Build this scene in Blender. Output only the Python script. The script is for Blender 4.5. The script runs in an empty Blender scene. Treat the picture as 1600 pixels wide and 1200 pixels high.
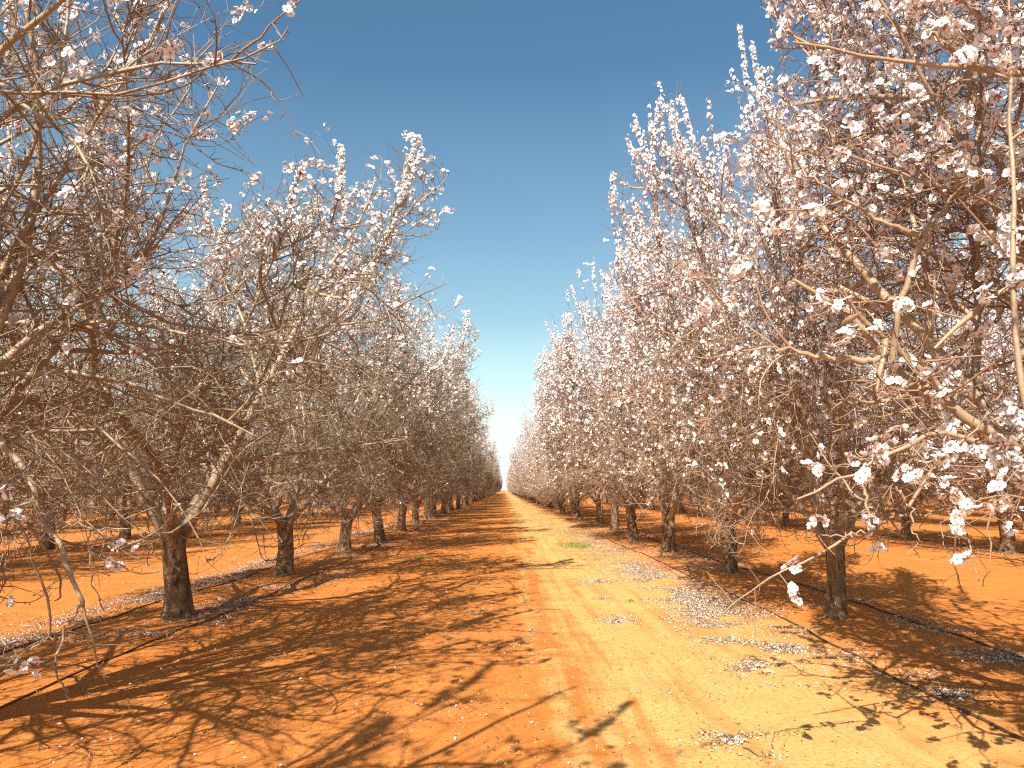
import bpy, math
import numpy as np
from mathutils import Vector, Matrix

C = bpy.context.scene.collection
RAD = math.radians

# ----------------------------------------------------------------- camera
F, CX, CY, CAMH = 1200.0, 800.0, 600.0, 1.5          # focal length in photo pixels, principal point, eye height
PITCH, YAW = math.atan(166 / F), math.atan(12 / F)
cp, sp_, cy_, sy_ = math.cos(PITCH), math.sin(PITCH), math.cos(YAW), math.sin(YAW)
RIGHT = np.array([cy_, -sy_, 0.0])
FWD = np.array([sy_ * cp, cy_ * cp, sp_])
UP = np.cross(RIGHT, FWD)
EYE = np.array([0.0, 0.0, CAMH])


def ray(px, py):
    return RIGHT * (px - CX) / F + UP * (CY - py) / F + FWD


def ground(px, py):
    d = ray(px, py)
    t = -CAMH / d[2]
    return EYE + d * t


def at(px, py, Y):
    """the point of the place that lies Y metres down the alley on this line of sight"""
    d = ray(px, py)
    return EYE + d * (Y / d[1])


cam_data = bpy.data.cameras.new('camera')
cam = bpy.data.objects.new('camera', cam_data)
C.objects.link(cam)
cam_data.sensor_width = 36
cam_data.lens = 36 * F / 1600
cam_data.clip_start = 0.05
cam_data.clip_end = 20000
m = Matrix(((RIGHT[0], UP[0], -FWD[0], EYE[0]), (RIGHT[1], UP[1], -FWD[1], EYE[1]), (RIGHT[2], UP[2], -FWD[2], EYE[2]), (0, 0, 0, 1)))
cam.matrix_world = m
bpy.context.scene.camera = cam

# ----------------------------------------------------------------- light
SHX, SHY = 0.42, 1.05                                  # metres a shadow runs per metre of height
SUN = Vector((-SHX, -SHY, 1.0)).normalized()
sd = bpy.data.lights.new('sun', 'SUN')
sd.energy = 5.0
sd.angle = RAD(0.4)
sd.color = (1.0, 0.93, 0.80)
sun = bpy.data.objects.new('sun', sd)
C.objects.link(sun)
sun.rotation_euler = SUN.to_track_quat('Z', 'Y').to_euler()

world = bpy.data.worlds.new('World')
bpy.context.scene.world = world
world.use_nodes = True
wn, wl = world.node_tree.nodes, world.node_tree.links
wn.clear()
sky = wn.new('ShaderNodeTexSky')
sky.sky_type = 'NISHITA'
sky.sun_disc = False
sky.sun_elevation = math.asin(SUN.z)
sky.sun_rotation = math.atan2(SUN.x, SUN.y)
sky.air_density = 1.0
sky.dust_density = 2.2
sky.ozone_density = 1.2
sky.altitude = 0
bgn = wn.new('ShaderNodeBackground')
bgn.inputs['Strength'].default_value = 0.055
won = wn.new('ShaderNodeOutputWorld')
tint = wn.new('ShaderNodeMix')
tint.data_type, tint.blend_type = 'RGBA', 'MULTIPLY'
tint.inputs[0].default_value = 1
wl.new(sky.outputs[0], tint.inputs[6])
tint.inputs[7].default_value = (0.72, 1.20, 1.34, 1)
wtc = wn.new('ShaderNodeTexCoord')
wsep = wn.new('ShaderNodeSeparateXYZ')
wl.new(wtc.outputs['Generated'], wsep.inputs[0])
wr = wn.new('ShaderNodeValToRGB')                       # milky air low over the horizon
el = wr.color_ramp.elements
for p_, a_ in ((0.0, 1.0), (0.09, 0.93), (0.14, 0.58), (0.22, 0.26), (0.32, 0.13), (0.5, 0.02)):
    e_ = el[0] if p_ == 0 else (el[-1] if p_ == 0.5 else el.new(p_))
    e_.position = p_
    e_.color = (a_, a_, a_, 1)
wl.new(wsep.outputs[2], wr.inputs[0])
milk = wn.new('ShaderNodeMix')
milk.data_type = 'RGBA'
wl.new(wr.outputs[0], milk.inputs[0])
wl.new(tint.outputs[2], milk.inputs[6])
milk.inputs[7].default_value = (9.4, 12.2, 10.8, 1)
wl.new(milk.outputs[2], bgn.inputs[0])
wl.new(bgn.outputs[0], won.inputs[0])

sc = bpy.context.scene
sc.view_settings.view_transform = 'Standard'
sc.view_settings.look = 'None'
sc.view_settings.exposure = 0.98
sc.view_settings.gamma = 1
sc.cycles.max_bounces = 5
sc.cycles.diffuse_bounces = 4
sc.cycles.glossy_bounces = 1
sc.cycles.transmission_bounces = 2
sc.cycles.transparent_max_bounces = 4
sc.cycles.use_denoising = False
sc.cycles.filter_width = 1.2


# ----------------------------------------------------------------- materials
class NT:
    def __init__(s, name):
        s.m = bpy.data.materials.new(name)
        s.m.use_nodes = True
        s.n, s.l = s.m.node_tree.nodes, s.m.node_tree.links
        s.bsdf = s.n['Principled BSDF']

    def node(s, t, **kw):
        n = s.n.new(t)
        for k, v in kw.items():
            setattr(n, k, v)
        return n

    def link(s, a, b):
        s.l.new(a, b)

    def coord(s, out='Object'):
        return s.node('ShaderNodeTexCoord').outputs[out]

    def noise(s, scale, detail=4, vec=None, rough=0.55):
        n = s.node('ShaderNodeTexNoise')
        n.inputs['Scale'].default_value = scale
        n.inputs['Detail'].default_value = detail
        n.inputs['Roughness'].default_value = rough
        if vec is not None:
            s.link(vec, n.inputs['Vector'])
        return n.outputs['Fac']

    def ramp(s, fac, stops):
        n = s.node('ShaderNodeValToRGB')
        e = n.color_ramp.elements
        while len(e) < len(stops):
            e.new(0.5)
        for x, (p, c) in zip(e, stops):
            x.position = p
            x.color = (*c, 1) if len(c) == 3 else c
        s.link(fac, n.inputs[0])
        return n.outputs[0]

    def mix(s, fac, a, b, mode='MIX'):
        n = s.node('ShaderNodeMix', data_type='RGBA', blend_type=mode)
        if isinstance(fac, (int, float)):
            n.inputs[0].default_value = fac
        else:
            s.link(fac, n.inputs[0])
        for v, i in ((a, 6), (b, 7)):
            if isinstance(v, tuple):
                n.inputs[i].default_value = (*v, 1)
            else:
                s.link(v, n.inputs[i])
        return n.outputs[2]

    def math(s, op, a, b=None, clamp=False):
        n = s.node('ShaderNodeMath', operation=op, use_clamp=clamp)
        for v, i in ((a, 0), (b, 1)):
            if v is None:
                continue
            if isinstance(v, (int, float)):
                n.inputs[i].default_value = v
            else:
                s.link(v, n.inputs[i])
        return n.outputs[0]

    def bump(s, h, strength, dist):
        n = s.node('ShaderNodeBump')
        n.inputs['Strength'].default_value = strength
        n.inputs['Distance'].default_value = dist
        s.link(h, n.inputs['Height'])
        s.link(n.outputs[0], s.bsdf.inputs['Normal'])

    def attr(s, name):
        return s.node('ShaderNodeAttribute', attribute_name=name).outputs['Fac']

    def finish(s, col, rough=0.9, spec=0.2):
        if isinstance(col, tuple):
            s.bsdf.inputs['Base Color'].default_value = (*col, 1)
        else:
            s.link(col, s.bsdf.inputs['Base Color'])
        s.bsdf.inputs['Roughness'].default_value = rough
        s.bsdf.inputs['Specular IOR Level'].default_value = spec
        return s.m


BARK = ((0.21, 0.125, 0.068), (0.39, 0.25, 0.145))


def wood(name, old_a, old_b, young, green=None):
    t = NT(name)
    v = t.coord()
    n1 = t.noise(5, 5, v)
    n2 = t.noise(38, 3, v)
    c = t.ramp(n1, [(0.3, old_a), (0.7, old_b)])
    old = t.ramp(n1, [(0.28, BARK[0]), (0.72, BARK[1])])
    a = t.attr('tone')
    c = t.mix(t.math('MULTIPLY', a, 3.4, True), old, c)
    c = t.mix(t.math('MULTIPLY', n2, 0.5), c, tuple(x * 0.42 for x in old_a))
    c = t.mix(t.math('MULTIPLY', t.math('SUBTRACT', a, 0.3), 1.43, True), c, young)
    t.bump(n2, 0.45, 0.01)
    return t.finish(c, 0.5, 0.5)


def trunk_mat(name, a, b):
    t = NT(name)
    v = t.coord()
    mp = t.node('ShaderNodeMapping')
    mp.inputs['Scale'].default_value = (1, 1, 0.35)
    t.link(v, mp.inputs[0])
    mp.inputs['Scale'].default_value = (1, 1, 0.22)
    rough_ = t.noise(16, 6, mp.outputs[0], 0.65)
    crack = t.ramp(rough_, [(0.40, (0, 0, 0)), (0.50, (1, 1, 1))])
    n1 = t.noise(7, 6, v)
    n2 = t.noise(60, 4, v, 0.7)
    c = t.ramp(n1, [(0.28, a), (0.72, b)])
    c = t.mix(t.math('MULTIPLY', n2, 0.5), c, tuple(x * 0.42 for x in a))
    c = t.mix(crack, tuple(x * 0.45 for x in a), c)
    h = t.math('ADD', t.math('MULTIPLY', rough_, 1.2), t.math('MULTIPLY', n2, 0.6))
    t.bump(h, 1.0, 0.03)
    return t.finish(c, 0.9, 0.15)


def petal_mat(name, base, tip):
    t = NT(name)
    a = t.attr('tone')
    c = t.ramp(a, [(0.0, base), (0.25, tuple((x + 3 * y) / 4 for x, y in zip(base, tip))), (0.6, tip)])
    t.finish(c, 0.55, 0.2)
    tr = t.node('ShaderNodeBsdfTranslucent')
    t.link(c, tr.inputs[0])
    mx = t.node('ShaderNodeMixShader')
    mx.inputs[0].default_value = 0.3
    t.link(t.bsdf.outputs[0], mx.inputs[1])
    t.link(tr.outputs[0], mx.inputs[2])
    t.link(mx.outputs[0], t.n['Material Output'].inputs[0])
    return t.m


def leaf_mat(name, a, b):
    t = NT(name)
    c = t.mix(t.attr('tone'), a, b)
    t.finish(c, 0.6, 0.3)
    tr = t.node('ShaderNodeBsdfTranslucent')
    t.link(c, tr.inputs[0])
    mx = t.node('ShaderNodeMixShader')
    mx.inputs[0].default_value = 0.3
    t.link(t.bsdf.outputs[0], mx.inputs[1])
    t.link(tr.outputs[0], mx.inputs[2])
    t.link(mx.outputs[0], t.n['Material Output'].inputs[0])
    return t.m


M = {}
M['wood_l'] = wood('grey_brown_bark', (0.31, 0.215, 0.135), (0.50, 0.38, 0.26), (0.165, 0.105, 0.058))
M['wood_r'] = wood('tan_bark', (0.32, 0.21, 0.125), (0.51, 0.37, 0.245), (0.22, 0.092, 0.055))
M['trunk'] = trunk_mat('fissured_trunk_bark', *BARK)
M['petal'] = petal_mat('white_pink_petal', (0.72, 0.34, 0.38), (0.91, 0.88, 0.87))
M['calyx'] = NT('dark_pink_calyx').finish((0.36, 0.10, 0.10), 0.7)
M['leaf'] = leaf_mat('young_leaf', (0.13, 0.15, 0.03), (0.24, 0.27, 0.05))


# ----------------------------------------------------------------- mesh helpers
class Buf:
    """collects vertices, quads (or triangles), one float per vertex and a material slot per face"""

    def __init__(s):
        s.v, s.q, s.t, s.mi, s.n = [], [], [], [], 0

    def add(s, v, q, tone, mi=0):
        v = np.asarray(v, np.float32).reshape(-1, 3)
        q = np.asarray(q, np.int32)
        s.v.append(v)
        s.q.append(q + s.n)
        s.t.append(np.broadcast_to(np.asarray(tone, np.float32), (len(v),)))
        s.mi.append(np.full(len(q), mi, np.int32))
        s.n += len(v)

    def mesh(s, name, mats, smooth=True):
        v = np.concatenate(s.v)
        t = np.concatenate(s.t)
        me = bpy.data.meshes.new(name)
        q4 = [q for q in s.q if q.shape[1] == 4]
        q3 = [q for q in s.q if q.shape[1] == 3]
        m4 = [mi for q, mi in zip(s.q, s.mi) if q.shape[1] == 4]
        m3 = [mi for q, mi in zip(s.q, s.mi) if q.shape[1] == 3]
        loops = np.concatenate([q.ravel() for q in q4 + q3])
        tot = np.concatenate([np.full(len(q), q.shape[1], np.int32) for q in q4 + q3])
        mi = np.concatenate(m4 + m3)
        me.vertices.add(len(v))
        me.vertices.foreach_set('co', v.ravel())
        me.loops.add(len(loops))
        me.loops.foreach_set('vertex_index', loops)
        me.polygons.add(len(tot))
        st = np.zeros(len(tot), np.int32)
        st[1:] = np.cumsum(tot)[:-1]
        me.polygons.foreach_set('loop_start', st)
        me.polygons.foreach_set('loop_total', tot)
        me.polygons.foreach_set('material_index', mi)
        me.polygons.foreach_set('use_smooth', np.full(len(tot), smooth, bool))
        a = me.attributes.new('tone', 'FLOAT', 'POINT')
        a.data.foreach_set('value', t.astype(np.float32))
        for x in mats:
            me.materials.append(x)
        me.update(calc_edges=True)
        me.validate()
        return me


def merge(bufs):
    o = Buf()
    for b in bufs:
        o.v += b.v
        o.t += b.t
        o.mi += b.mi
        o.q += [q + o.n for q in b.q]
        o.n += b.n
    return o


def norm(a):
    return a / np.maximum(np.linalg.norm(a, axis=-1, keepdims=True), 1e-9)


def perp(d, rng):
    r = rng.normal(size=d.shape)
    return norm(r - (r * d).sum(-1, keepdims=True) * d)


def tubes(buf, P, R, sides, tone=0.0, mi=0):
    """P (n,k,3) centre lines, R (n,k) radii -> one tube per line"""
    n, k, _ = P.shape
    if n == 0:
        return
    D = np.empty_like(P)
    D[:, 1:-1] = P[:, 2:] - P[:, :-2]
    D[:, 0] = P[:, 1] - P[:, 0]
    D[:, -1] = P[:, -1] - P[:, -2]
    D = norm(D)
    U = np.empty_like(P)
    ref = np.where(np.abs(D[:, 0, 2:3]) > 0.75, np.array([[1.0, 0, 0]]), np.array([[0, 0, 1.0]]))
    u = norm(np.cross(D[:, 0], ref))
    for j in range(k):
        u = norm(u - (u * D[:, j]).sum(-1, keepdims=True) * D[:, j])
        U[:, j] = u
    V = np.cross(D, U)
    a = np.arange(sides) * 2 * math.pi / sides
    ring = P[:, :, None, :] + R[:, :, None, None] * (np.cos(a)[None, None, :, None] * U[:, :, None, :] + np.sin(a)[None, None, :, None] * V[:, :, None, :])
    i = np.arange(n)[:, None, None]
    j = np.arange(k - 1)[None, :, None]
    s = np.arange(sides)[None, None, :]
    b = (i * k + j) * sides
    s2 = (s + 1) % sides
    q = np.stack(np.broadcast_arrays(b + s, b + s2, b + sides + s2, b + sides + s), -1).reshape(-1, 4)
    tn = np.asarray(tone, np.float32)
    if tn.ndim == 1:
        tn = np.repeat(tn, k * sides)
    elif tn.ndim == 2:
        tn = np.repeat(tn.ravel(), sides)
    buf.add(ring.reshape(-1, 3), q, tn, mi)


# ----------------------------------------------------------------- almond trees
def env_r(z, E):
    return np.interp(z, E[0], E[1])


def grow(rng, P0, D0, L, k, wob, trop, E, side=0.0, lowz=0.85):
    """random walks from P0: n lines of k segments; trop is an upward pull, E the crown's outline, side an outward pull"""
    n = len(P0)
    P = np.empty((n, k + 1, 3))
    P[:, 0] = P0
    d = norm(D0)
    step = (L / k)[:, None]
    trop = np.asarray(trop, float)
    if trop.ndim == 0:
        trop = np.full(n, float(trop))
    for j in range(k):
        p = P[:, j]
        rr = np.hypot(p[:, 0], p[:, 1])
        out = rr - env_r(p[:, 2], E)
        o = np.clip(out / 0.5, 0, 1)[:, None]
        rad = norm(np.stack([p[:, 0], p[:, 1], np.zeros(n)], 1) + 1e-6)
        d = d + rng.normal(size=(n, 3)) * wob
        d[:, 2] += trop
        d = d + rad * side - rad * o * 0.12
        low = np.clip((lowz - p[:, 2]) / 0.4, 0, 1)
        d[:, 2] += low * 0.8
        d = norm(d)
        P[:, j + 1] = p + d * step * (1 - 0.88 * o)
    return P


def pick(rng, P, count, t0, t1, power=1.0):
    """count points on the lines P with their directions; also line index and fraction"""
    n, k, _ = P.shape
    seg = P[:, 1:] - P[:, :-1]
    w = np.linalg.norm(seg, axis=2)
    tc = (np.arange(k - 1) + 0.5) / (k - 1)
    w = np.where((tc >= t0) & (tc <= t1), w, 0) + 1e-9
    c = np.cumsum(w.ravel())
    x = np.minimum(np.searchsorted(c, rng.random(count) * c[-1]), w.size - 1)
    i, a = x // (k - 1), x % (k - 1)
    f = rng.random(count)
    p = P[i, a] + seg[i, a] * f[:, None]
    return p, norm(seg[i, a] + 1e-9), i, (a + f) / (k - 1)


def fork(rng, d, lo, hi, bias=None):
    ang = np.radians(rng.uniform(lo, hi, len(d)))[:, None]
    q = perp(d, rng)
    if bias is not None:
        b = bias - (bias * d).sum(-1, keepdims=True) * d
        q = norm(q + b)
    return np.cos(ang) * d + np.sin(ang) * q


def taper(r0, r1, k, power=1.0):
    t = np.linspace(0, 1, k)[None, :] ** power
    return r0[:, None] * (1 - t) + r1[:, None] * t


# petal outline: 5 petals of 2 quads each, cupped; a calyx cone behind and an eye in front
def blossoms(buf, rng, pos, dirs, size, fine):
    n = len(pos)
    if n == 0:
        return
    w = norm(dirs)
    u = perp(w, rng)
    v = np.cross(w, u)
    opn = rng.uniform(0.15, 0.75, n)                    # how cupped
    npet = 5
    vs, tn = [], []
    for j in range(npet):
        a = 2 * math.pi * j / npet + rng.uniform(-0.15, 0.15, n)
        ca, sa = np.cos(a)[:, None], np.sin(a)[:, None]
        rd = ca * u + sa * v                             # radial
        tg = -sa * u + ca * v
        s = (size * rng.uniform(0.85, 1.12, n))[:, None]
        o = opn[:, None]
        base = pos + w * 0.04 * s
        mid = pos + (rd * 0.30 + w * (0.03 + 0.22 * o)) * s
        le = mid + (tg * 0.235 + w * 0.05) * s + rd * 0.02 * s
        ri = mid - (tg * 0.235 - w * 0.05) * s + rd * 0.02 * s
        tip = pos + (rd * (0.53 - 0.15 * o) + w * (0.05 + 0.42 * o)) * s
        if fine:
            tl = tip + tg * 0.13 * s + rd * 0.03 * s
            tr = tip - tg * 0.13 * s + rd * 0.03 * s
            vs += [base, le, tl, tip, tr, ri]
            tn += [0.0, 0.7, 1.0, 0.9, 1.0, 0.7]
        else:
            vs += [base, le, tip, ri]
            tn += [0.0, 0.75, 1.0, 0.75]
    per = len(vs)
    Vv = np.stack(vs, 1)
    q = []
    for j in range(npet):
        if fine:
            b = j * 6
            q += [(b, b + 1, b + 2, b + 3), (b, b + 3, b + 4, b + 5)]
        else:
            b = j * 4
            q += [(b, b + 1, b + 2, b + 3)]
    Q = (np.array(q)[None] + (np.arange(n) * per)[:, None, None]).reshape(-1, 4)
    buf.add(Vv.reshape(-1, 3), Q, np.tile(np.array(tn, np.float32), n), 0)
    # calyx behind, eye in front
    s = size[:, None]
    ring = [pos + (math.cos(a) * u + math.sin(a) * v) * 0.12 * s + w * 0.07 * s for a in (0, 2.09, 4.19)]
    back = pos - w * 0.26 * s
    front = pos + w * 0.16 * s
    Vv = np.stack([back] + ring + [front], 1)
    q = [(0, 2, 1), (0, 3, 2), (0, 1, 3), (4, 1, 2), (4, 2, 3), (4, 3, 1)]
    Q = (np.array(q)[None] + (np.arange(n) * 5)[:, None, None]).reshape(-1, 3)
    buf.add(Vv.reshape(-1, 3), Q, 0.0, 1)


def leaflets(buf, rng, pos, dirs, size):
    n = len(pos)
    if n == 0:
        return
    w = norm(dirs)
    u = perp(w, rng)
    s = size[:, None]
    nn = np.cross(w, u)
    Vv = np.stack([pos, pos + w * 0.5 * s + u * 0.16 * s + nn * 0.06 * s, pos + w * s - nn * 0.1 * s, pos + w * 0.5 * s - u * 0.16 * s + nn * 0.06 * s], 1)
    Q = (np.array([(0, 1, 2, 3)])[None] + (np.arange(n) * 4)[:, None, None]).reshape(-1, 4)
    buf.add(Vv.reshape(-1, 3), Q, np.repeat(rng.random(n), 4))


KIND = {
    # crown outline, wobble of the wood, blossoms per tree, start height of blossom, leaflets, water shoots per limb
    'left': dict(E=([0.6, 1.0, 1.6, 2.6, 4.0, 5.4, 6.4, 7.0, 7.6, 8.4], [0.9, 1.5, 2.0, 2.3, 2.55, 2.55, 2.0, 1.4, 0.6, 0.1]),
                 wob=0.17, clusters=3600, bz=(2.8, 5.2), leaves=5500, shoots=16, shlen=(0.4, 1.2), elev=(32, 60), up=0.04, twig=1.0),
    'right': dict(E=([0.6, 1.0, 1.6, 2.6, 4.0, 5.4, 6.4, 7.0, 7.6, 8.4], [0.8, 1.4, 1.9, 2.2, 2.5, 2.6, 2.2, 1.7, 1.0, 0.2]),
                  wob=0.14, clusters=3500, bz=(1.0, 4.4), leaves=500, shoots=44, shlen=(0.7, 1.7), elev=(26, 64), up=0.055, twig=0.95),
}


def lit_clusters(rng, lines_list, count, bz, zpow=1.0):
    """cluster spots on lines, likelier the higher they are: positions, directions"""
    P, D = [], []
    got = 0
    for P_, wgt in lines_list:
        if len(P_) == 0:
            continue
        c = int(count * wgt * 2.2)
        p, d, i, t = pick(rng, P_, c, 0.2, 1.0, 0.8)
        pr = np.clip((p[:, 2] - bz[0]) / (bz[1] - bz[0]), 0.02, 1)
        keep = rng.random(c) < pr
        P.append(p[keep])
        D.append(d[keep])
    return np.concatenate(P), np.concatenate(D)


def spread(rng, P, D, lo, hi, reach):
    """each cluster spot becomes a handful of flowers a few centimetres apart along and around its twig"""
    k = rng.integers(lo, hi + 1, len(P))
    i = np.repeat(np.arange(len(P)), k)
    d = D[i]
    side = perp(d, rng)
    off = rng.normal(size=len(i)) * reach
    p = P[i] + d * off[:, None] + side * rng.uniform(0.008, 0.028, len(i))[:, None]
    w = norm(side + 0.35 * d + np.array([0, 0, 0.25]))
    return p, w


def tree_bufs(seed, kind, fine=False, dens=1.0, guides=None, azim=None, nlimb=None, elevs=None, thick=1.0, slim=1.0):
    """-> trunk buffer and, for each scaffold limb, (limb wood, twigs, blossom, leaves)"""
    rng = np.random.default_rng(seed)
    K = KIND[kind]
    E = (K['E'][0], [x * slim for x in K['E'][1]])
    H = rng.uniform(0.82, 1.02)
    lean = rng.uniform(-0.10, 0.10, 2)
    # trunk
    tb = Buf()
    kz, sd_ = 15, 20
    zs = np.concatenate([[-0.12, 0.0, 0.03, 0.08], np.linspace(0.15, H, kz - 6), [H + 0.06, H + 0.09]])
    ang = np.arange(sd_) * 2 * math.pi / sd_
    r0 = rng.uniform(0.135, 0.16) * thick
    ph = rng.uniform(0, 6.28, 6)
    vs = []
    for z in zs:
        fl = 1 + 0.5 * math.exp(-max(z, 0) / 0.10) + 0.13 * math.exp(-abs(z - H) / 0.16)
        r = r0 * fl * (1 - 0.10 * min(max(z, 0) / H, 1))
        if z > H + 0.08:
            r *= 0.15
        elif z > H + 0.05:
            r *= 0.72
        b = 1 + 0.07 * np.sin(2 * ang + ph[0] + z * 1.5) + 0.05 * np.sin(3 * ang + ph[1] - z * 3) + 0.035 * np.sin(5 * ang + ph[2] + 6 * z) + 0.16 * math.exp(-max(z, 0) / 0.08) * np.sin(4 * ang + ph[3]) + 0.02 * rng.normal(size=sd_)
        cx, cy2 = lean[0] * max(z, 0) / H + 0.02 * math.sin(z * 5 + ph[4]), lean[1] * max(z, 0) / H + 0.02 * math.sin(z * 4 + ph[5])
        vs.append(np.stack([cx + r * b * np.cos(ang), cy2 + r * b * np.sin(ang), np.full(sd_, z)], 1))
    q = [(j * sd_ + s, j * sd_ + (s + 1) % sd_, (j + 1) * sd_ + (s + 1) % sd_, (j + 1) * sd_ + s) for j in range(kz - 1) for s in range(sd_)]
    tb.add(np.concatenate(vs), q, 0.0)
    tb.add(vs[-1], [tuple(range(0, 3))] + [(0, s, s + 1) for s in range(2, sd_ - 1)], 0.0)
    top = np.array([lean[0], lean[1], H])
    # limbs
    nl = nlimb or rng.integers(4, 6)
    az0 = rng.uniform(0, 6.28)
    out = []
    for li in range(nl):
        az = az0 + 2 * math.pi * li / nl + rng.uniform(-0.35, 0.35) if azim is None else azim[li]
        el = RAD(rng.uniform(*K['elev'])) if elevs is None else RAD(elevs[li])
        d0 = np.array([[math.cos(az) * math.cos(el), math.sin(az) * math.cos(el), math.sin(el)]])
        p0 = top[None] - np.array([[0, 0, 0.10 + 0.10 * rng.random()]]) + d0 * 0.03
        L1 = grow(rng, p0, d0, np.array([rng.uniform(4.0, 5.0)]), 14, K['wob'] * 0.55, K['up'] * 1.1, E)
        r1 = np.array([rng.uniform(0.070, 0.088)]) * thick
        R1 = taper(r1, r1 * 0.12, 15, 0.62)
        R1[:, 0] *= 1.2
        # leaders that fork off the scaffold
        nb = rng.integers(3, 5)
        p, d, i, t = pick(rng, L1, nb, 0.16, 0.5)
        rad_ = norm(p * np.array([1, 1, 0]) + 1e-6)
        d = fork(rng, d, 25, 50, bias=rad_ * 0.3)
        L1b = grow(rng, p, d, rng.uniform(2.6, 4.2, nb), 12, K['wob'] * 0.75, K['up'] * rng.uniform(-0.3, 1.6, nb), E)
        R1b = taper(np.interp(t, np.linspace(0, 1, 15), R1[0]) * 0.66, np.full(nb, 0.006), 13, 0.65)
        LL = [L1, L1b]
        # secondary branches
        n2 = int(16 * dens)
        pa, da, ia, ta = pick(rng, L1, n2 // 2, 0.14, 1.0)
        pb, db, ib, tb_ = pick(rng, L1b, n2 + 6, 0.1, 1.0)
        p = np.concatenate([pa, pb])
        d = np.concatenate([da, db])
        rad_ = norm(p * np.array([1, 1, 0]) + 1e-6)
        d2 = fork(rng, d, 40, 80, bias=rad_ * 0.7)
        zz = p[:, 2]
        trp = np.where(zz < 2.8, rng.uniform(-0.09, 0.05, len(p)), rng.uniform(-0.02, 0.09, len(p)))
        L2 = grow(rng, p, d2, rng.uniform(1.0, 2.6, len(p)), 10, K['wob'], trp, E, side=0.02)
        # low skirt: branches that leave the lower limbs level or hanging and fill the crown down to waist height
        nk = int(16 * dens)
        pk, dk, _, _ = pick(rng, np.concatenate([L1[:, :13], L1b]), nk, 0.10, 0.6)
        rk = norm(pk * np.array([1, 1, 0]) + rng.normal(size=pk.shape) * 0.25 * np.array([1, 1, 0]) + 1e-6)
        dk = norm(rk + 0.5 * perp(dk, rng) + np.array([0, 0, -0.15]))
        Lk = grow(rng, pk, dk, rng.uniform(1.0, 2.4, nk), 10, K['wob'] * 1.1, rng.uniform(-0.14, 0.03, nk), E)
        L2 = np.concatenate([L2, Lk])
        p = np.concatenate([p, pk])
        r2 = rng.uniform(0.009, 0.019, len(p))
        R2 = taper(r2, np.full(len(p), 0.0035), 11, 0.9)
        R1, R1b, R2 = (x * (1 + 0.08 * rng.normal(size=x.shape)) for x in (R1, R1b, R2))   # knuckles
        limb = Buf()
        tubes(limb, L1, R1, 10, np.clip((0.082 - R1) / 0.05, 0, 1) * 0.32)
        tubes(limb, L1b, R1b, 8, np.clip((0.082 - R1b) / 0.05, 0, 1) * 0.32)
        tubes(limb, L2, R2, 6, 0.32 + np.clip((0.013 - R2) / 0.010, 0, 1) * 0.35)
        # third order
        n3 = int(460 * dens)
        pa, da, _, _ = pick(rng, L2, int(n3 * 0.72), 0.08, 1.0)
        pb, db, _, _ = pick(rng, L1b, int(n3 * 0.22), 0.1, 1.0)
        pc, dc, _, _ = pick(rng, L1, int(n3 * 0.06), 0.25, 1.0)
        p = np.concatenate([pa, pb, pc])
        d = np.concatenate([da, db, dc])
        rad_ = norm(p * np.array([1, 1, 0]) + 1e-6)
        d3 = fork(rng, d, 35, 85, bias=rad_ * 0.25 + np.array([0, 0, 0.2]))
        L3 = grow(rng, p, d3, rng.uniform(0.35, 1.25, len(p)), 7, K['wob'] * 1.15, rng.uniform(-0.05, 0.09, len(p)), E)
        r3 = rng.uniform(0.0045, 0.0085, len(p)) * K['twig']
        tw = Buf()
        hz = np.clip((L3[:, :, 2] - 2.0) / 4.0, 0, 1)
        tn3 = rng.uniform(-0.28, 0.22, len(p))[:, None]                 # pale and dark twigs side by side
        tubes(tw, L3, taper(r3, r3 * 0.35, 8), 4, np.clip(0.48 + 0.42 * hz + tn3, 0.12, 1))
        # water shoots: straight upright growth of last year in the top of the crown
        ns = int(K['shoots'] * dens)
        pa, da, _, _ = pick(rng, np.concatenate([L1b, L1[:, ::1][:, :13]]), ns * 2, 0.35, 1.0)
        pb, db, _, _ = pick(rng, L2, ns * 2, 0.3, 1.0)
        p = np.concatenate([pa, pb])
        sel = np.argsort(-(p[:, 2] + rng.uniform(0, 2.5, len(p))))[:ns]
        p = p[sel]
        rad_ = norm(p * np.array([1, 1, 0]) + 1e-6)
        ds = norm(np.array([0, 0, 1.0]) + rad_ * rng.uniform(0.0, 0.5, (len(p), 1)) + rng.normal(size=p.shape) * 0.16)
        E2 = ([x + 0.0 for x in E[0]], [x + 0.12 for x in E[1]])
        SH = grow(rng, p, ds, rng.uniform(*K['shlen'], len(p)), 7, 0.05, 0.05, E2)
        rs = rng.uniform(0.0055, 0.009, len(p))
        tubes(tw, SH, taper(rs, rs * 0.3, 8), 4, 0.95)
        # short twigs and spurs
        n4 = int(4200 * dens)
        pa, da, _, _ = pick(rng, L3, int(n4 * 0.72), 0.05, 1.0)
        pb, db, _, _ = pick(rng, L2, int(n4 * 0.16), 0.1, 1.0)
        pc, dc, _, _ = pick(rng, SH, int(n4 * 0.12), 0.1, 0.95)
        p = np.concatenate([pa, pb, pc])
        d = np.concatenate([da, db, dc])
        d4 = fork(rng, d, 40, 90, bias=np.array([[0, 0, 0.2]]))
        ln = np.where(rng.random(len(p)) < 0.45, rng.uniform(0.03, 0.10, len(p)), rng.uniform(0.1, 0.42, len(p)))
        L4 = grow(rng, p, d4, ln, 3, K['wob'] * 1.3, 0.03, E2)
        r4 = rng.uniform(0.0026, 0.0042, len(p)) * K['twig']
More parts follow.
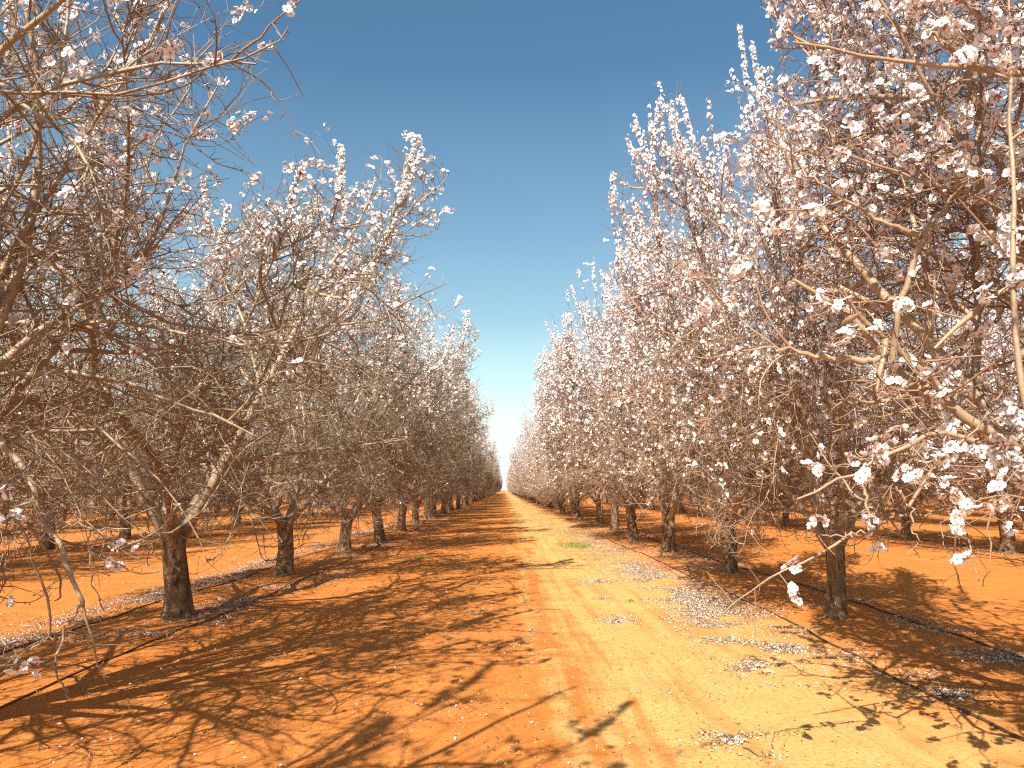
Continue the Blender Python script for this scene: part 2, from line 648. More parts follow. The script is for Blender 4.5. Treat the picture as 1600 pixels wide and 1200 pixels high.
        tubes(tw, L4, taper(r4, r4 * 0.6, 4), 3, np.clip(0.5 + 0.4 * (p[:, 2] - 2) / 4 + rng.uniform(-0.35, 0.25, len(p)), 0.12, 1))
        # blossom
        bl = Buf()
        c = K['clusters'] / nl * dens
        cp_, cd_ = lit_clusters(rng, [(L4, 0.5), (L3, 0.28), (SH, 0.30), (L2, 0.03)], c, K['bz'])
        if kind == 'right' and len(SH):
            pass
        bp, bw = spread(rng, cp_, cd_, 2, 6, 0.035)
        blossoms(bl, rng, bp, bw, rng.uniform(0.042, 0.058, len(bp)), fine)
        # dense spikes of blossom on some of the shoots
        if len(SH):
            s2 = SH[rng.random(len(SH)) < (0.22 if kind == 'left' else 0.45)]
            if len(s2):
                p, d, _, _ = pick(rng, s2, int(len(s2) * 16), 0.45, 1.0)
                p, w = spread(rng, p, d, 1, 3, 0.02)
                blossoms(bl, rng, p, w, rng.uniform(0.042, 0.058, len(p)), fine)
        lf = Buf()
        nlv = int(K['leaves'] / nl * dens)
        p, d, _, _ = pick(rng, np.concatenate([L3]), nlv, 0.3, 1.0)
        k_ = 2
        p = np.repeat(p, k_, 0)
        d = fork(rng, np.repeat(d, k_, 0), 20, 70)
        leaflets(lf, rng, p, d, rng.uniform(0.014, 0.032, len(p)))
        out.append((limb, tw, bl, lf))
    return tb, out


def obj(name, me, parent=None):
    o = bpy.data.objects.new(name, me)
    C.objects.link(o)
    if parent is not None:
        o.parent = parent
    return o


def tag(o, label=None, cat=None, group=None, kind=None):
    for k, v in (('label', label), ('category', cat), ('group', group), ('kind', kind)):
        if v:
            o[k] = v
    return o


def copy_tree(o, parent=None):
    c = o.copy()
    C.objects.link(c)
    c.parent = parent
    for ch in o.children:
        copy_tree(ch, c)
    return c


def build_near(name, tb, limbs, kind):
    """tree with every scaffold limb a part of its own; twigs, blossom and young leaves are its sub-parts"""
    e = bpy.data.objects.new(name, None)
    e.empty_display_size = 0.3
    C.objects.link(e)
    wm = M['wood_l'] if kind == 'left' else M['wood_r']
    obj('trunk', tb.mesh('trunk', [M['trunk']]), e)
    for limb, tw, bl, lf in limbs:
        lo = obj('limb', limb.mesh('limb', [wm]), e)
        if tw is not None:
            obj('twig_spray', tw.mesh('twig_spray', [wm]), lo)
        obj('blossom', bl.mesh('blossom', [M['petal'], M['calyx']], False), lo)
        if lf.n:
            obj('foliage', lf.mesh('foliage', [M['leaf']], False), lo)
    return e


def build_far(name, tb, limbs, kind):
    e = bpy.data.objects.new(name, None)
    e.empty_display_size = 0.3
    C.objects.link(e)
    wm = M['wood_l'] if kind == 'left' else M['wood_r']
    obj('trunk', tb.mesh('trunk', [M['trunk']]), e)
    obj('crown', merge([x for l in limbs for x in (l[0], l[1])]).mesh('crown', [wm]), e)
    obj('blossom', merge([l[2] for l in limbs]).mesh('blossom', [M['petal'], M['calyx']], False), e)
    obj('foliage', merge([l[3] for l in limbs]).mesh('foliage', [M['leaf']], False), e)
    return e


def guide_limb(rng, kind, lines, radii, dens=1.0, fine=True, nb=5.0):
    """a limb that follows given centre lines (their bends seen in the photograph), with twigs and flowers grown on it"""
    K = KIND[kind]
    limb, tw, bl, lf = Buf(), Buf(), Buf(), Buf()
    E = ([0, 9], [9, 9])
    allp = []
    for pts, (ra, rb) in zip(lines, radii):
        rooted = abs(pts[0][0]) < 1e-6 and abs(pts[0][1]) < 1e-6
        pts = np.array(pts)
        seg = np.linalg.norm(np.diff(pts, axis=0), axis=1)
        s = np.concatenate([[0], np.cumsum(seg)])
        k = 26
        q = np.linspace(0, s[-1], k)
        P = np.stack([np.interp(q, s, pts[:, c]) for c in range(3)], 1)
        for _ in range(2):
            P[1:-1] = 0.25 * P[:-2] + 0.5 * P[1:-1] + 0.25 * P[2:]
        P[1:-1] += rng.normal(size=(k - 2, 3)) * 0.009
        P = P[None]
        R = np.interp(q, [0, s[2], s[-1]], [max(0.036, ra * 1.4), ra, rb]) if rooted else np.linspace(ra, rb, k)
        R = R * (1 + 0.09 * rng.normal(size=k))
        tubes(limb, P, R[None], 9, 0.30 + np.clip((0.012 - R[None]) / 0.010, 0, 1) * 0.3)
        length = s[-1]
        n2 = int(length * 2.5 * dens) + 1
        p, d, _, _ = pick(rng, P, n2, 0.15, 1.0)
        L2 = grow(rng, p, fork(rng, d, 35, 75, bias=np.array([[0, 0, 0.4]])), rng.uniform(0.4, 1.0, n2), 8, K['wob'], rng.uniform(-0.02, 0.12, n2), E, lowz=0.2)
        r2 = rng.uniform(0.005, 0.010, n2)
        tubes(tw, L2, taper(r2, r2 * 0.35, 9), 5, 0.5)
        n4 = int(length * 14 * dens) + 2
        pa, da, _, _ = pick(rng, P, n4 // 2, 0.1, 1.0)
        pb, db, _, _ = pick(rng, L2, n4 * 2, 0.1, 1.0)
        p, d = np.concatenate([pa, pb]), np.concatenate([da, db])
        ln = np.where(rng.random(len(p)) < 0.5, rng.uniform(0.02, 0.06, len(p)), rng.uniform(0.08, 0.3, len(p)))
        L4 = grow(rng, p, fork(rng, d, 40, 85), ln, 3, 0.18, 0.03, E, lowz=0.2)
        r4 = rng.uniform(0.0022, 0.0036, len(p))
        tubes(tw, L4, taper(r4, r4 * 0.6, 4), 4, 0.6)
        c = max(1, int(length * nb))
        pa, da, _, _ = pick(rng, L4, c, 0.5, 1.0)
        pb, db, _, _ = pick(rng, L2, max(1, c // 2), 0.3, 1.0)
        p, w = spread(rng, np.concatenate([pa, pb]), np.concatenate([da, db]), 2, 8, 0.028)
        blossoms(bl, rng, p, w, rng.uniform(0.044, 0.060, len(p)), fine)
        p, d, _, _ = pick(rng, L4, max(1, int(length * 3)), 0.6, 1.0)
        leaflets(lf, rng, np.repeat(p, 3, 0), fork(rng, np.repeat(d, 3, 0), 10, 50), rng.uniform(0.015, 0.035, len(p) * 3))
    return merge([limb, tw]), None, bl, lf


def guides(rng, kind, lines, radii, dens=1.0, nb=5.0):
    return [guide_limb(rng, kind, [a], [b], dens, True, nb) for a, b in zip(lines, radii)]


# --- prototypes
near_l = [build_near('almond_tree', *tree_bufs(100 + s, 'left', True, 0.92), 'left') for s in range(3)]
near_r = [build_near('almond_tree', *tree_bufs(200 + s, 'right', True, 1.0), 'right') for s in range(3)]
far_l = [build_far('almond_tree', *tree_bufs(300 + s, 'left', False, 0.95), 'left') for s in range(3)]
far_r = [build_far('almond_tree', *tree_bufs(400 + s, 'right', False, 1.0), 'right') for s in range(3)]

open_l = build_far('almond_tree', *tree_bufs(701, 'left', False, 0.42), 'left')
open_r = build_far('almond_tree', *tree_bufs(801, 'right', False, 0.6), 'right')

rng = np.random.default_rng(5)
used = set()


def plant(proto, x, y, rz, s, label, group, sz=None):
    if proto.name not in used:
        used.add(proto.name)
        o = proto
    else:
        o = copy_tree(proto)
    o.location = (x, y, 0)
    o.rotation_euler = (*np.radians(rng.normal(size=2) * 1.8), rz)
    o.scale = (s, s, sz or s)
    return tag(o, label, 'tree', group)


ORD = ['first', 'second', 'third', 'fourth', 'fifth', 'sixth', 'seventh', 'eighth', 'ninth', 'tenth', 'eleventh', 'twelfth']
left_px = [(275, 967), (445, 900), (538, 862), (592, 846), (628, 830), (650, 820), (667, 812)]
right_px = [(1308, 970), (1140, 897), (1046, 864), (990, 845), (960, 829), (937, 818)]
ROWX, ROWS, STEP = 3.9, 7.85, 4.72
count = 0
FIT = {-1: [(1.08, 1.06, 5.2), (0.90, 0.95, 0.6), (1.04, 1.05, 4.0)], 1: [(0.74, 0.93, 1.0), (0.80, 0.96, 4.6), (0.96, 1.03, 3.0)]}   # girth and height of the nearest trees
for side, px, near, far in ((-1, left_px, near_l, far_l), (1, right_px, near_r, far_r)):
    word = 'left' if side < 0 else 'right'
    spots = [tuple(ground(*p)[:2]) for p in px]
    y = spots[-1][1]
    nmeas = len(spots)
    while y < 350:
        y += STEP * rng.uniform(0.93, 1.07)
        spots.append((side * ROWX + rng.normal() * 0.12, y))
    grp = f'almond trees of the row {word} of the dirt road'
    for i, (x, y) in enumerate(spots):
        pr = near[i % 3] if i < 6 else far[int(rng.integers(0, 3))]
        if i < 12:
            lab = f"almond tree in {'sparse' if side < 0 else 'dense'} blossom, {ORD[i]} full trunk counted down the row {word} of the road"
        else:
            lab = f"blossoming almond tree small in the distance far down the row {word} of the road"
        s = rng.uniform(0.93, 1.07) * (1.0 if i < 2 else 1.06 if side < 0 else 1.03)
        sz = s * (1.04)
        if i < len(FIT[side]):
            s, sz, rz = FIT[side][i]
        else:
            rz = rng.uniform(0, 6.28)
        plant(pr, x, y, rz, s, lab, grp, sz)
        count += 1
    # two trees at and behind the camera: they reach into the frame or throw their shadows into it
    plant(open_l if side < 0 else open_r, side * ROWX, -0.4, rng.uniform(0, 6.28), 1.06 if side < 0 else 0.95, f"almond tree behind the camera shading the road edge, {word} row", grp)
    plant(open_l if side < 0 else open_r, side * ROWX, -5.1, rng.uniform(0, 6.28), 1.0, f"almond tree farther behind the camera shading the road, {word} row", grp)
    # rows beyond
    for r in range(1, 5):
        X = side * (ROWX + ROWS * r)
        y0 = {1: 4.0, 2: 18, 3: 32, 4: 46}[r]
        y1 = {1: 92, 2: 100, 3: 104, 4: 112}[r]
        y = y0 + rng.uniform(0, 3)
        grp = f'almond trees of the {ORD[r]} row {word} of the road'
        while y < y1:
            plant(far[int(rng.integers(0, 3))], X + rng.normal() * 0.12, y, rng.uniform(0, 6.28), rng.uniform(0.92, 1.05),
                  f"almond tree standing in the {ORD[r]} orchard row out from the road on the {word}", grp)
            y += STEP * rng.uniform(0.94, 1.06)
            count += 1
print('trees', count)

# the nearest pair, whose trunks stand just outside the frame and whose branches hang into it
gr = np.random.default_rng(77)


def local(pts, base):
    return [np.asarray(p) - np.array([base[0], base[1], 0]) for p in pts]


BL, BR = (-3.95, 4.3), (3.95, 4.2)


def pxl(base, Y, *pp):
    p = local([at(x, y, Y if np.isscalar(Y) else Y[i]) for i, (x, y) in enumerate(pp)], base)
    if pp[0][0] < 0 or pp[0][0] > 1600:                       # a limb that starts at the trunk outside the frame
        a, b = np.array([0, 0, 0.95]), p[0]
        mid = (a + b) / 2 + np.array([0, 0, -0.12 * np.linalg.norm(b[:2] - a[:2])]) - (b - a) * np.array([1, 1, 0]) * 0.12
        p = [a, mid] + p
    return p


tb, limbs = tree_bufs(501, 'left', True, 0.5, azim=[0.15, 1.3, 2.6, 3.9, 4.85], nlimb=5, elevs=[38, 45, 40, 42, 62], thick=1.2)
gl = guides(gr, 'left', [
    pxl(BL, (4.3, 4.3, 4.3, 4.3, 4.3), (-120, 600), (35, 715), (60, 800), (100, 880), (130, 942)),
    pxl(BL, 4.3, (130, 942), (95, 990), (88, 1030), (93, 1065), (108, 1092)),
    pxl(BL, 4.3, (95, 985), (40, 1020), (0, 1042)),
    pxl(BL, 4.3, (58, 800), (130, 828), (200, 826), (270, 832)),
    pxl(BL, 4.6, (-200, 620), (0, 582), (150, 580), (200, 602), (290, 632), (350, 658), (400, 682)),
    pxl(BL, 4.4, (120, 668), (128, 760), (135, 830), (145, 900), (163, 955)),
    pxl(BL, 5.0, (-150, 560), (0, 498), (230, 505), (340, 535), (440, 545), (540, 512)),
    pxl(BL, 4.4, (-200, 600), (30, 690), (85, 666), (135, 668), (200, 692), (260, 760), (310, 830), (325, 880)),
], [(0.022, 0.013), (0.009, 0.004), (0.006, 0.003), (0.008, 0.003), (0.021, 0.006), (0.008, 0.003), (0.016, 0.005), (0.016, 0.003)], 0.9, nb=0.5)
gl2 = guides(gr, 'left', [
    pxl(BL, 4.4, (-250, 330), (0, 186), (118, 125), (200, 100), (330, 97), (400, 100)),
    pxl(BL, 4.2, (-150, 60), (0, 142), (135, 220), (165, 285), (165, 405), (150, 500)),
    pxl(BL, 4.8, (-60, 520), (90, 287), (135, 200), (215, 100), (255, 30), (290, -60), (330, -200)),
    pxl(BL, 4.5, (-200, 330), (0, 290), (75, 285), (90, 300)),
    pxl(BL, 4.9, (-150, 330), (0, 417), (60, 450), (150, 498)),
    pxl(BL, 5.2, (-100, 385), (0, 400), (150, 420), (220, 450), (300, 490)),
    pxl(BL, 4.6, (-40, 400), (60, 220), (100, 110), (105, -40), (112, -220)),
], [(0.026, 0.006), (0.017, 0.006), (0.020, 0.004), (0.018, 0.005), (0.018, 0.004), (0.02, 0.004), (0.020, 0.004)], 2.8, nb=4.5)
t = build_near('almond_tree', tb, limbs + gl + gl2, 'left')
t.location = (BL[0], BL[1], 0)
tag(t, 'nearest almond tree left of the road, its pale bare branches hanging into the frame', 'tree', 'almond trees of the row left of the dirt road')

tb, limbs = tree_bufs(601, 'right', True, 0.55, nlimb=5, azim=[2.9, 1.7, 0.4, 4.4, 5.6], elevs=[48, 52, 48, 50, 50], thick=0.95, slim=0.74)
grr = guides(gr, 'right', [
    pxl(BR, 3.4, (1750, 140), (1600, 113), (1420, 98), (1300, 80), (1238, 66)),
    pxl(BR, 3.4, (1320, 82), (1285, 30), (1260, -60)),
    pxl(BR, 3.4, (1510, 105), (1450, 40), (1420, -40)),
    pxl(BR, 4.0, (1720, 420), (1600, 330), (1500, 300), (1400, 270), (1290, 230)),
    pxl(BR, (4.2, 4.1, 4.0, 4.0, 4.0, 4.0), (1395, 572), (1402, 500), (1440, 370), (1495, 300), (1522, 210), (1580, 90)),
    pxl(BR, 4.0, (1440, 368), (1395, 352), (1300, 305), (1255, 268), (1225, 220)),
    pxl(BR, 3.3, (1640, 760), (1590, 620), (1585, 420), (1580, 200), (1575, -40), (1560, -240)),
], [(0.020, 0.006), (0.007, 0.003), (0.008, 0.004), (0.016, 0.005), (0.020, 0.005), (0.014, 0.004), (0.015, 0.004)], 0.7, nb=14)
grr2 = guides(gr, 'right', [
    pxl(BR, 4.2, (1780, 760), (1560, 682), (1515, 650), (1430, 602), (1395, 570), (1350, 505), (1280, 455), (1240, 437)),
    pxl(BR, 4.2, (1430, 602), (1377, 557), (1335, 566), (1275, 556), (1235, 542), (1160, 548)),
    pxl(BR, 4.0, (1700, 760), (1535, 702), (1510, 672), (1475, 668), (1400, 702), (1347, 740), (1296, 754), (1245, 780)),
    pxl(BR, 4.0, (1345, 740), (1355, 790), (1375, 840), (1385, 860)),
    pxl(BR, 4.0, (1372, 832), (1310, 836), (1265, 836)),
    pxl(BR, 3.9, (1400, 760), (1425, 800), (1435, 850)),
    pxl(BR, 3.8, (1740, 340), (1600, 432), (1522, 482), (1460, 545)),
    pxl(BR, 3.9, (1620, 690), (1550, 760), (1546, 880)),
], [(0.045, 0.010), (0.026, 0.005), (0.019, 0.005), (0.010, 0.004), (0.006, 0.003), (0.007, 0.003), (0.026, 0.010), (0.010, 0.004)], 0.7, nb=7)
t = build_near('almond_tree', tb, limbs + grr + grr2, 'right')
t.location = (BR[0], BR[1], 0)
tag(t, 'nearest almond tree right of the road, thick branches with big white flowers', 'tree', 'almond trees of the row right of the dirt road')


# ----------------------------------------------------------------- ground
def vnoise(x, y, seed, cell):
    """smooth value noise on a lattice"""
    r = np.random.default_rng(seed)
    T = r.random((256, 256))
    u, v = x / cell, y / cell
    i, j = np.floor(u).astype(int), np.floor(v).astype(int)
    f, g = u - i, v - j
    f, g = f * f * (3 - 2 * f), g * g * (3 - 2 * g)
    a = T[i % 256, j % 256] * (1 - f) + T[(i + 1) % 256, j % 256] * f
    b = T[i % 256, (j + 1) % 256] * (1 - f) + T[(i + 1) % 256, (j + 1) % 256] * f
    return a * (1 - g) + b * g - 0.5


def height(x, y):
    x, y = np.asarray(x, float), np.asarray(y, float)
    fade = np.clip((90 - np.hypot(x, y)) / 60, 0, 1)
    h = 0.05 * vnoise(x, y, 1, 2.3) + 0.03 * vnoise(x, y, 2, 0.6) + 0.016 * vnoise(x, y, 3, 0.21)
    ax = np.abs(((np.abs(x) - ROWX + ROWS / 2) % ROWS) - ROWS / 2)      # distance to the nearest tree row
    h += 0.05 * np.exp(-(ax / 0.9) ** 2)
    for tx in (-0.95, 0.75, 1.0, -1.2):                                     # wheel ruts
        h -= 0.012 * np.exp(-((x - tx + 0.1 * np.sin(y * 0.3)) / 0.13) ** 2)
    return (h - 0.02) * fade


def graded(lo, hi, fine_lo, fine_hi, step, growth):
    a = list(np.arange(fine_lo, fine_hi, step))
    s = step
    x = a[-1]
    while x < hi:
        s *= growth
        x += s
        a.append(x)
    s, x, b = step, fine_lo, []
    while x > lo:
        s *= growth
        x -= s
        b.append(x)
    return np.array(b[::-1] + a)


gx = graded(-6000, 6000, -7, 7, 0.06, 1.09)
gy = graded(-60, 9000, 2.5, 18, 0.06, 1.06)
X, Y = np.meshgrid(gx, gy)
Z = height(X, Y)
gb = Buf()
nx, ny = len(gx), len(gy)
ii = (np.arange(ny - 1)[:, None] * nx + np.arange(nx - 1)[None, :]).ravel()
gb.add(np.stack([X, Y, Z], -1).reshape(-1, 3), np.stack([ii, ii + 1, ii + nx + 1, ii + nx], 1), 0.0)

t = NT('red_sand')
v = t.coord()
sep = t.node('ShaderNodeSeparateXYZ')
t.link(v, sep.inputs[0])
big = t.noise(0.35, 4, v)
midn = t.noise(2.2, 5, v)
fin = t.noise(34, 4, v, 0.7)
grit = t.noise(190, 2, v, 0.8)
stm = t.node('ShaderNodeMapping')
stm.inputs['Scale'].default_value = (5.0, 0.28, 1)
t.link(v, stm.inputs[0])
streak = t.noise(1.0, 5, stm.outputs[0], 0.6)                    # wheel-drawn streaks along the lane
wx = t.math('ADD', sep.outputs[0], t.math('MULTIPLY', t.math('SUBTRACT', midn, 0.5), 2.2))
wx = t.math('ADD', wx, t.math('MULTIPLY', t.math('SUBTRACT', streak, 0.5), 2.4))
wx = t.math('ADD', wx, t.math('MULTIPLY', t.math('SUBTRACT', fin, 0.5), 0.9))
pale = t.math('MULTIPLY', t.math('SMOOTH_MIN', t.math('MULTIPLY', t.math('ADD', wx, -0.25), 1.15, True), 1.0), 1.0, True)
pale2 = t.math('SUBTRACT', pale, t.math('MULTIPLY', t.math('ADD', wx, -2.6), 1.0, True), True)
c = t.ramp(midn, [(0.3, (0.50, 0.160, 0.034)), (0.7, (0.61, 0.232, 0.060))])
c = t.mix(t.math('MULTIPLY', big, 0.5), c, (0.56, 0.175, 0.036))
c = t.mix(t.math('MULTIPLY', pale2, 0.92), c, (0.63, 0.375, 0.135))
c = t.mix(t.math('MULTIPLY', t.ramp(streak, [(0.36, (1, 1, 1)), (0.5, (0, 0, 0))]), 0.4), c, (0.44, 0.135, 0.03))
c = t.mix(t.ramp(fin, [(0.36, (0.45, 0.45, 0.45)), (0.5, (0, 0, 0))]), c, (0.38, 0.115, 0.025))
c = t.mix(t.ramp(grit, [(0.62, (0, 0, 0)), (0.72, (0.5, 0.5, 0.5))]), c, (0.72, 0.42, 0.17))
hh = t.math('ADD', t.math('MULTIPLY', fin, 1.0), t.math('MULTIPLY', grit, 0.35))
t.bump(hh, 0.55, 0.02)
M['soil'] = t.finish(c, 0.95, 0.1)
g = obj('orchard_ground', gb.mesh('orchard_ground', [M['soil']]))
tag(g, kind='structure')


# ----------------------------------------------------------------- fallen petals, leaf litter, clods
def flakes(name, pts, size, mat, rng, label, flat=0.35, aspect=0.62, lift=0.004):
    n = len(pts)
    z = height(pts[:, 0], pts[:, 1])
    p = np.stack([pts[:, 0], pts[:, 1], z + lift + rng.random(n) * 0.012], 1)
    w = norm(np.array([0, 0, 1.0]) + rng.normal(size=(n, 3)) * flat)
    u = perp(w, rng)
    v = np.cross(w, u)
    s = size[:, None]
    b = Buf()
    Vv = np.stack([p - u * 0.5 * s, p + v * 0.5 * aspect * s + w * 0.12 * s, p + u * 0.5 * s, p - v * 0.5 * aspect * s + w * 0.12 * s], 1)
    Q = (np.array([(0, 1, 2, 3)])[None] + (np.arange(n) * 4)[:, None, None]).reshape(-1, 4)
    b.add(Vv.reshape(-1, 3), Q, np.repeat(rng.random(n), 4))
    o = obj(name, b.mesh(name, [mat], False))
    return tag(o, label, kind='stuff')


fr = np.random.default_rng(9)


def strip(x0, x1, y0, y1, n, clump, seed, cell=0.5):
    """points of a windrow, gathered in drifts, fewer the farther off"""
    out = []
    tot = 0
    while tot < n:
        y = y0 * (y1 / y0) ** fr.random(n * 2)
        x = x0 + (x1 - x0) * (0.5 + 0.5 * np.clip(fr.normal(size=n * 2) * 0.5, -1.2, 1.2))
        k = vnoise(x, y, seed, cell) + 0.5 * vnoise(x, y, seed + 50, cell * 3.1) + 0.25 * fr.normal(size=n * 2) * 0.4
        keep = k > clump
        q = np.stack([x, y], 1)[keep]
        out.append(q)
        tot += len(q)
    return np.concatenate(out)[:n]


def patch(px, py, rx, ry, n):
    c = ground(px, py)
    r = np.abs(fr.normal(size=n)) * 0.62
    a = fr.random(n) * 6.283
    q = np.stack([c[0] + rx * r * np.cos(a), c[1] + ry * r * np.sin(a)], 1)
    k = vnoise(q[:, 0], q[:, 1], 31, 0.16) > -0.12
    return q[k]


patches = [(1190, 1040, .30, .38, 900), (1225, 1062, .18, .2, 350), (965, 968, .24, .38, 600), (930, 906, .30, .55, 620), (1150, 1150, .24, .30, 430), (1488, 1088, .20, .24, 420),
           (905, 880, .2, .5, 120), (945, 935, .14, .2, 90), (1080, 1085, .3, .25, 50), (800, 1010, .25, .5, 60), (745, 955, .3, .5, 70), (830, 985, .2, .6, 50), (1440, 1060, .25, .2, 160),
           (700, 1100, .5, .3, 60), (1580, 1030, .5, .5, 700), (1430, 975, .5, .5, 500), (540, 890, .4, .7, 300), (150, 1000, .8, .4, 180)]
pp = [patch(*a) for a in patches]
petal_pts = pp + [
    strip(2.0, 3.1, 7.2, 26, 15000, 0.0, 11, 0.45), strip(2.5, 3.5, 6, 70, 5000, 0.02, 12, 0.6),
    strip(4.0, 5.0, 5.5, 60, 5000, 0.08, 13, 0.7), strip(3.3, 4.3, 10, 60, 4000, 0.1, 14, 0.8),
    strip(-5.5, -4.5, 6.3, 60, 19000, -0.12, 15, 0.4), strip(-4.0, -3.0, 8.0, 70, 7000, 0.06, 16, 0.6), strip(-3.4, -2.6, 12, 60, 1800, 0.1, 17, 0.6),
    strip(10.4, 13.2, 14, 70, 5000, 0.12, 18, 0.9), strip(-13.2, -10.6, 14, 70, 3500, 0.12, 19, 0.9),
    strip(-7.2, -5.4, 7, 30, 700, 0.12, 20, 0.6), strip(-2.8, 2.4, 3.6, 20, 420, -2, 21), strip(0.6, 3.2, 3.4, 9, 160, -2, 22), strip(-4.2, -1.5, 3.8, 9, 260, -2, 23)]
P_ = np.concatenate(petal_pts)
t = NT('fallen_petal')
c = t.mix(t.attr('tone'), (0.70, 0.65, 0.61), (0.48, 0.37, 0.31))
M['fallen'] = t.finish(c, 0.7, 0.2)
flakes('fallen_petals', P_, 0.012 + 0.018 * fr.random(len(P_)) ** 1.5, M['fallen'], fr, 'white almond petals fallen in drifts along the hoses and across the sand', 0.4)

litter_pts = [q[fr.random(len(q)) < 1.1] + fr.normal(size=2) * 0.04 for q in pp] + [
    strip(2.0, 3.2, 7.2, 30, 20000, -0.03, 11, 0.45), strip(1.3, 2.8, 16, 90, 7000, -0.1, 43, 0.7), strip(2.6, 3.6, 6, 70, 3500, 0.0, 12, 0.6),
    strip(4.0, 5.0, 5.5, 60, 4500, 0.04, 13, 0.7), strip(3.3, 4.3, 10, 60, 4000, 0.04, 14, 0.8),
    strip(-5.5, -4.4, 6.3, 60, 22000, -0.2, 15, 0.4), strip(-4.0, -3.0, 8.0, 70, 7000, 0.0, 16, 0.6),
    strip(10.4, 13.2, 14, 70, 4000, 0.1, 18, 0.9), strip(-13.2, -10.6, 14, 70, 4000, 0.1, 19, 0.9),
    strip(-7.4, -5.4, 7, 30, 2500, 0.08, 20, 0.6), strip(-2.9, 3.0, 3.4, 16, 1800, -2, 21)]
P_ = np.concatenate(litter_pts)
t = NT('dry_litter')
c = t.mix(t.attr('tone'), (0.13, 0.085, 0.055), (0.30, 0.20, 0.12))
M['litter'] = t.finish(c, 0.9, 0.1)
flakes('leaf_litter', P_, fr.uniform(0.012, 0.036, len(P_)), M['litter'], fr, 'grey brown dry leaf litter gathered in strips beside the irrigation hoses', 0.5, 0.4)

# clods of sand
n = 9000
q = strip(-6.5, 5.0, 3.2, 26, n, -2, 24)
z = height(q[:, 0], q[:, 1])
oct_ = np.array([(1, 0, 0), (0, 1, 0), (-1, 0, 0), (0, -1, 0), (0, 0, 0.75), (0, 0, -0.6)])
sz = fr.uniform(0.004, 0.014, n) * np.where(fr.random(n) < 0.04, 1.8, 1)
Vv = np.stack([q[:, 0], q[:, 1], z + sz * 0.2], 1)[:, None, :] + oct_[None] * sz[:, None, None] * fr.uniform(0.6, 1.3, (n, 6, 1))
Q = (np.array([(0, 1, 4), (1, 2, 4), (2, 3, 4), (3, 0, 4), (1, 0, 5), (2, 1, 5), (3, 2, 5), (0, 3, 5)])[None] + (np.arange(n) * 6)[:, None, None]).reshape(-1, 3)
b = Buf()
b.add(Vv.reshape(-1, 3), Q, np.repeat(fr.random(n), 6))
t = NT('sand_clod')
M['clod'] = t.finish(t.mix(t.attr('tone'), (0.42, 0.15, 0.04), (0.60, 0.27, 0.08)), 0.95, 0.1)
tag(obj('sand_clods', b.mesh('sand_clods', [M['clod']], False)), 'small orange clods and pebbles strewn over the sandy road', kind='stuff')


# ----------------------------------------------------------------- grass
def blades(buf, rng, x, y, hgt, lean=0.5, width=0.006):
    n = len(x)
    p = np.stack([x, y, height(x, y) - 0.005], 1)
    d = norm(np.array([0, 0, 1.0]) + rng.normal(size=(n, 3)) * np.array([lean, lean, 0.1]))
    u = perp(d, rng) * width
    s = hgt[:, None]
    bend = np.stack([d[:, 0], d[:, 1], np.full(n, -0.2)], 1) * 0.35
    m1 = p + d * 0.55 * s
    tip = p + d * s + bend * s
    Vv = np.stack([p - u, p + u, m1 + u * 0.8, m1 - u * 0.8, tip], 1)
    i = (np.arange(n) * 5)[:, None]
    tn = np.repeat(rng.random(n), 5)
    q4 = np.array([(0, 1, 2, 3)]) + i
    buf.add(Vv.reshape(-1, 3), q4, tn)
    buf.q.append((np.array([(3, 2, 4)]) + i) + buf.n - n * 5)
    buf.mi.append(np.zeros(n, np.int32))


b = Buf()
q = strip(1.35, 2.75, 17, 95, 14000, -0.1, 41, 0.7)
blades(b, fr, q[:, 0], q[:, 1], fr.uniform(0.02, 0.06, len(q)) * (1 + q[:, 1] / 60), 0.7, 0.006)
M['straw'] = leaf_mat('dry_grass_blade', (0.50, 0.34, 0.14), (0.58, 0.42, 0.19))
tag(obj('dry_grass', b.mesh('dry_grass', [M['straw']], False)), 'short straw coloured grass along the sunny edge of the road', kind='stuff')
M['weed'] = leaf_mat('weed_blade', (0.20, 0.24, 0.05), (0.40, 0.38, 0.11))
for (px, py, rx, ry, n, h0, lab) in ((900, 851, .42, .9, 750, .15, 'low green weed patch on the sunny edge of the road'), (985, 940, .05, .07, 40, .07, 'tiny dry weed sprouting beside the petal strip'), (1240, 1135, .10, .08, 40, .03, 'small yellowish weed flat on the pale sand'), (655, 872, .22, .4, 110, .07, 'thin grey weed in the shaded wheel track')):
    c = ground(px, py)
    b = Buf()
    x = fr.normal(size=n) * rx * 0.5
    y = fr.normal(size=n) * ry * 0.5
    blades(b, fr, c[0] + x, c[1] + y, fr.uniform(0.4, 1.1, n) * h0, 0.6, 0.007)
    tag(obj('weed', b.mesh('weed', [M['weed']], False)), lab, 'weed', 'weeds on the road')

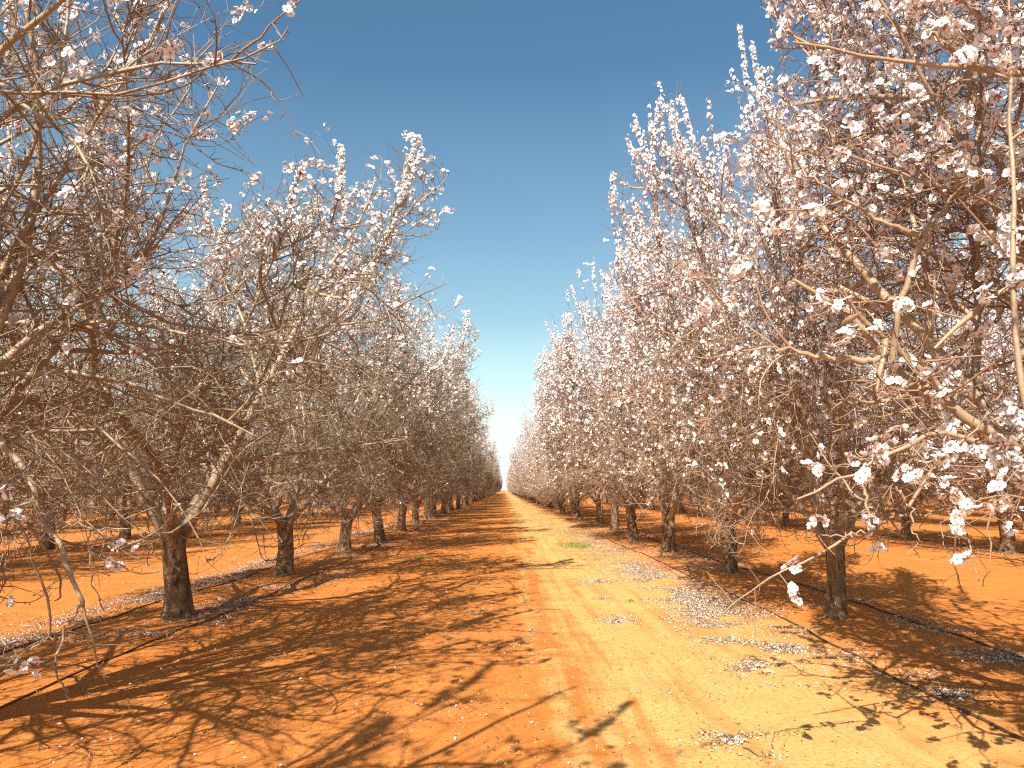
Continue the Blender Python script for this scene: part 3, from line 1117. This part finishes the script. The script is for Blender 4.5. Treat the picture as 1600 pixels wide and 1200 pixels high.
# ----------------------------------------------------------------- irrigation hoses
t = NT('black_hose')
v = t.coord()
M['hose'] = t.finish(t.mix(t.noise(3, 4, v), (0.035, 0.025, 0.02), (0.17, 0.085, 0.04)), 0.55, 0.4)
for (x0, y0, y1, lab) in ((3.22, 2.5, 110, 'black irrigation hose along the road side of the right tree row'), (4.62, 3.5, 110, 'black irrigation hose behind the trunks of the right tree row'),
                          (-3.38, 2.5, 110, 'black irrigation hose along the road side of the left tree row'), (-4.55, 3.5, 110, 'black irrigation hose behind the trunks of the left tree row'),
                          (11.1, 9, 90, 'black irrigation hose on the near side of the second row at right'), (12.4, 9, 90, 'black irrigation hose on the far side of the second row at right'),
                          (-11.0, 9, 90, 'black irrigation hose on the near side of the second row at left')):
    ys = np.concatenate([np.arange(y0, 25, 0.15), np.arange(25, y1, 0.6)])
    xs = x0 + 0.05 * np.sin(ys * 0.31 + x0) + 0.03 * np.sin(ys * 0.83 + 2 * x0)
    zs = height(xs, ys) + 0.009
    b = Buf()
    tubes(b, np.stack([xs, ys, zs], 1)[None], np.full((1, len(ys)), 0.012 if x0 > 0 else 0.008), 8)
    o = obj('irrigation_hose', b.mesh('irrigation_hose', [M['hose']]))
    tag(o, lab, 'hose', 'irrigation hoses along the tree rows')

# ----------------------------------------------------------------- fallen twigs
for (pa, pb, lab) in (((122, 1072), (140, 1092), 'short pale twig lying on the sand under the hanging branch'), ((1160, 1160), (1202, 1182), 'short pale twig lying by the petals low on the sunny sand'),
                      ((20, 1046), (44, 1062), 'thin broken twig lying in the shade at the edge')):
    a, b2 = ground(*pa), ground(*pb)
    k = 8
    f = np.linspace(0, 1, k)[:, None]
    P = a * (1 - f) + b2 * f + fr.normal(size=(k, 3)) * 0.004
    P[:, 2] = height(P[:, 0], P[:, 1]) + 0.008 + 0.01 * np.sin(f[:, 0] * 5)
    b = Buf()
    tubes(b, P[None], taper(np.array([0.006]), np.array([0.003]), k), 6)
    mid = P[4]
    P2 = mid[None] + (b2 - a)[None] * np.linspace(0, 0.35, 4)[:, None] + np.array([0.05, 0.02, 0.008])[None] * np.linspace(0, 1, 4)[:, None]
    tubes(b, P2[None], taper(np.array([0.003]), np.array([0.0015]), 4), 5)
    tag(obj('fallen_twig', b.mesh('fallen_twig', [M['wood_l']])), lab, 'twig', 'fallen twigs')
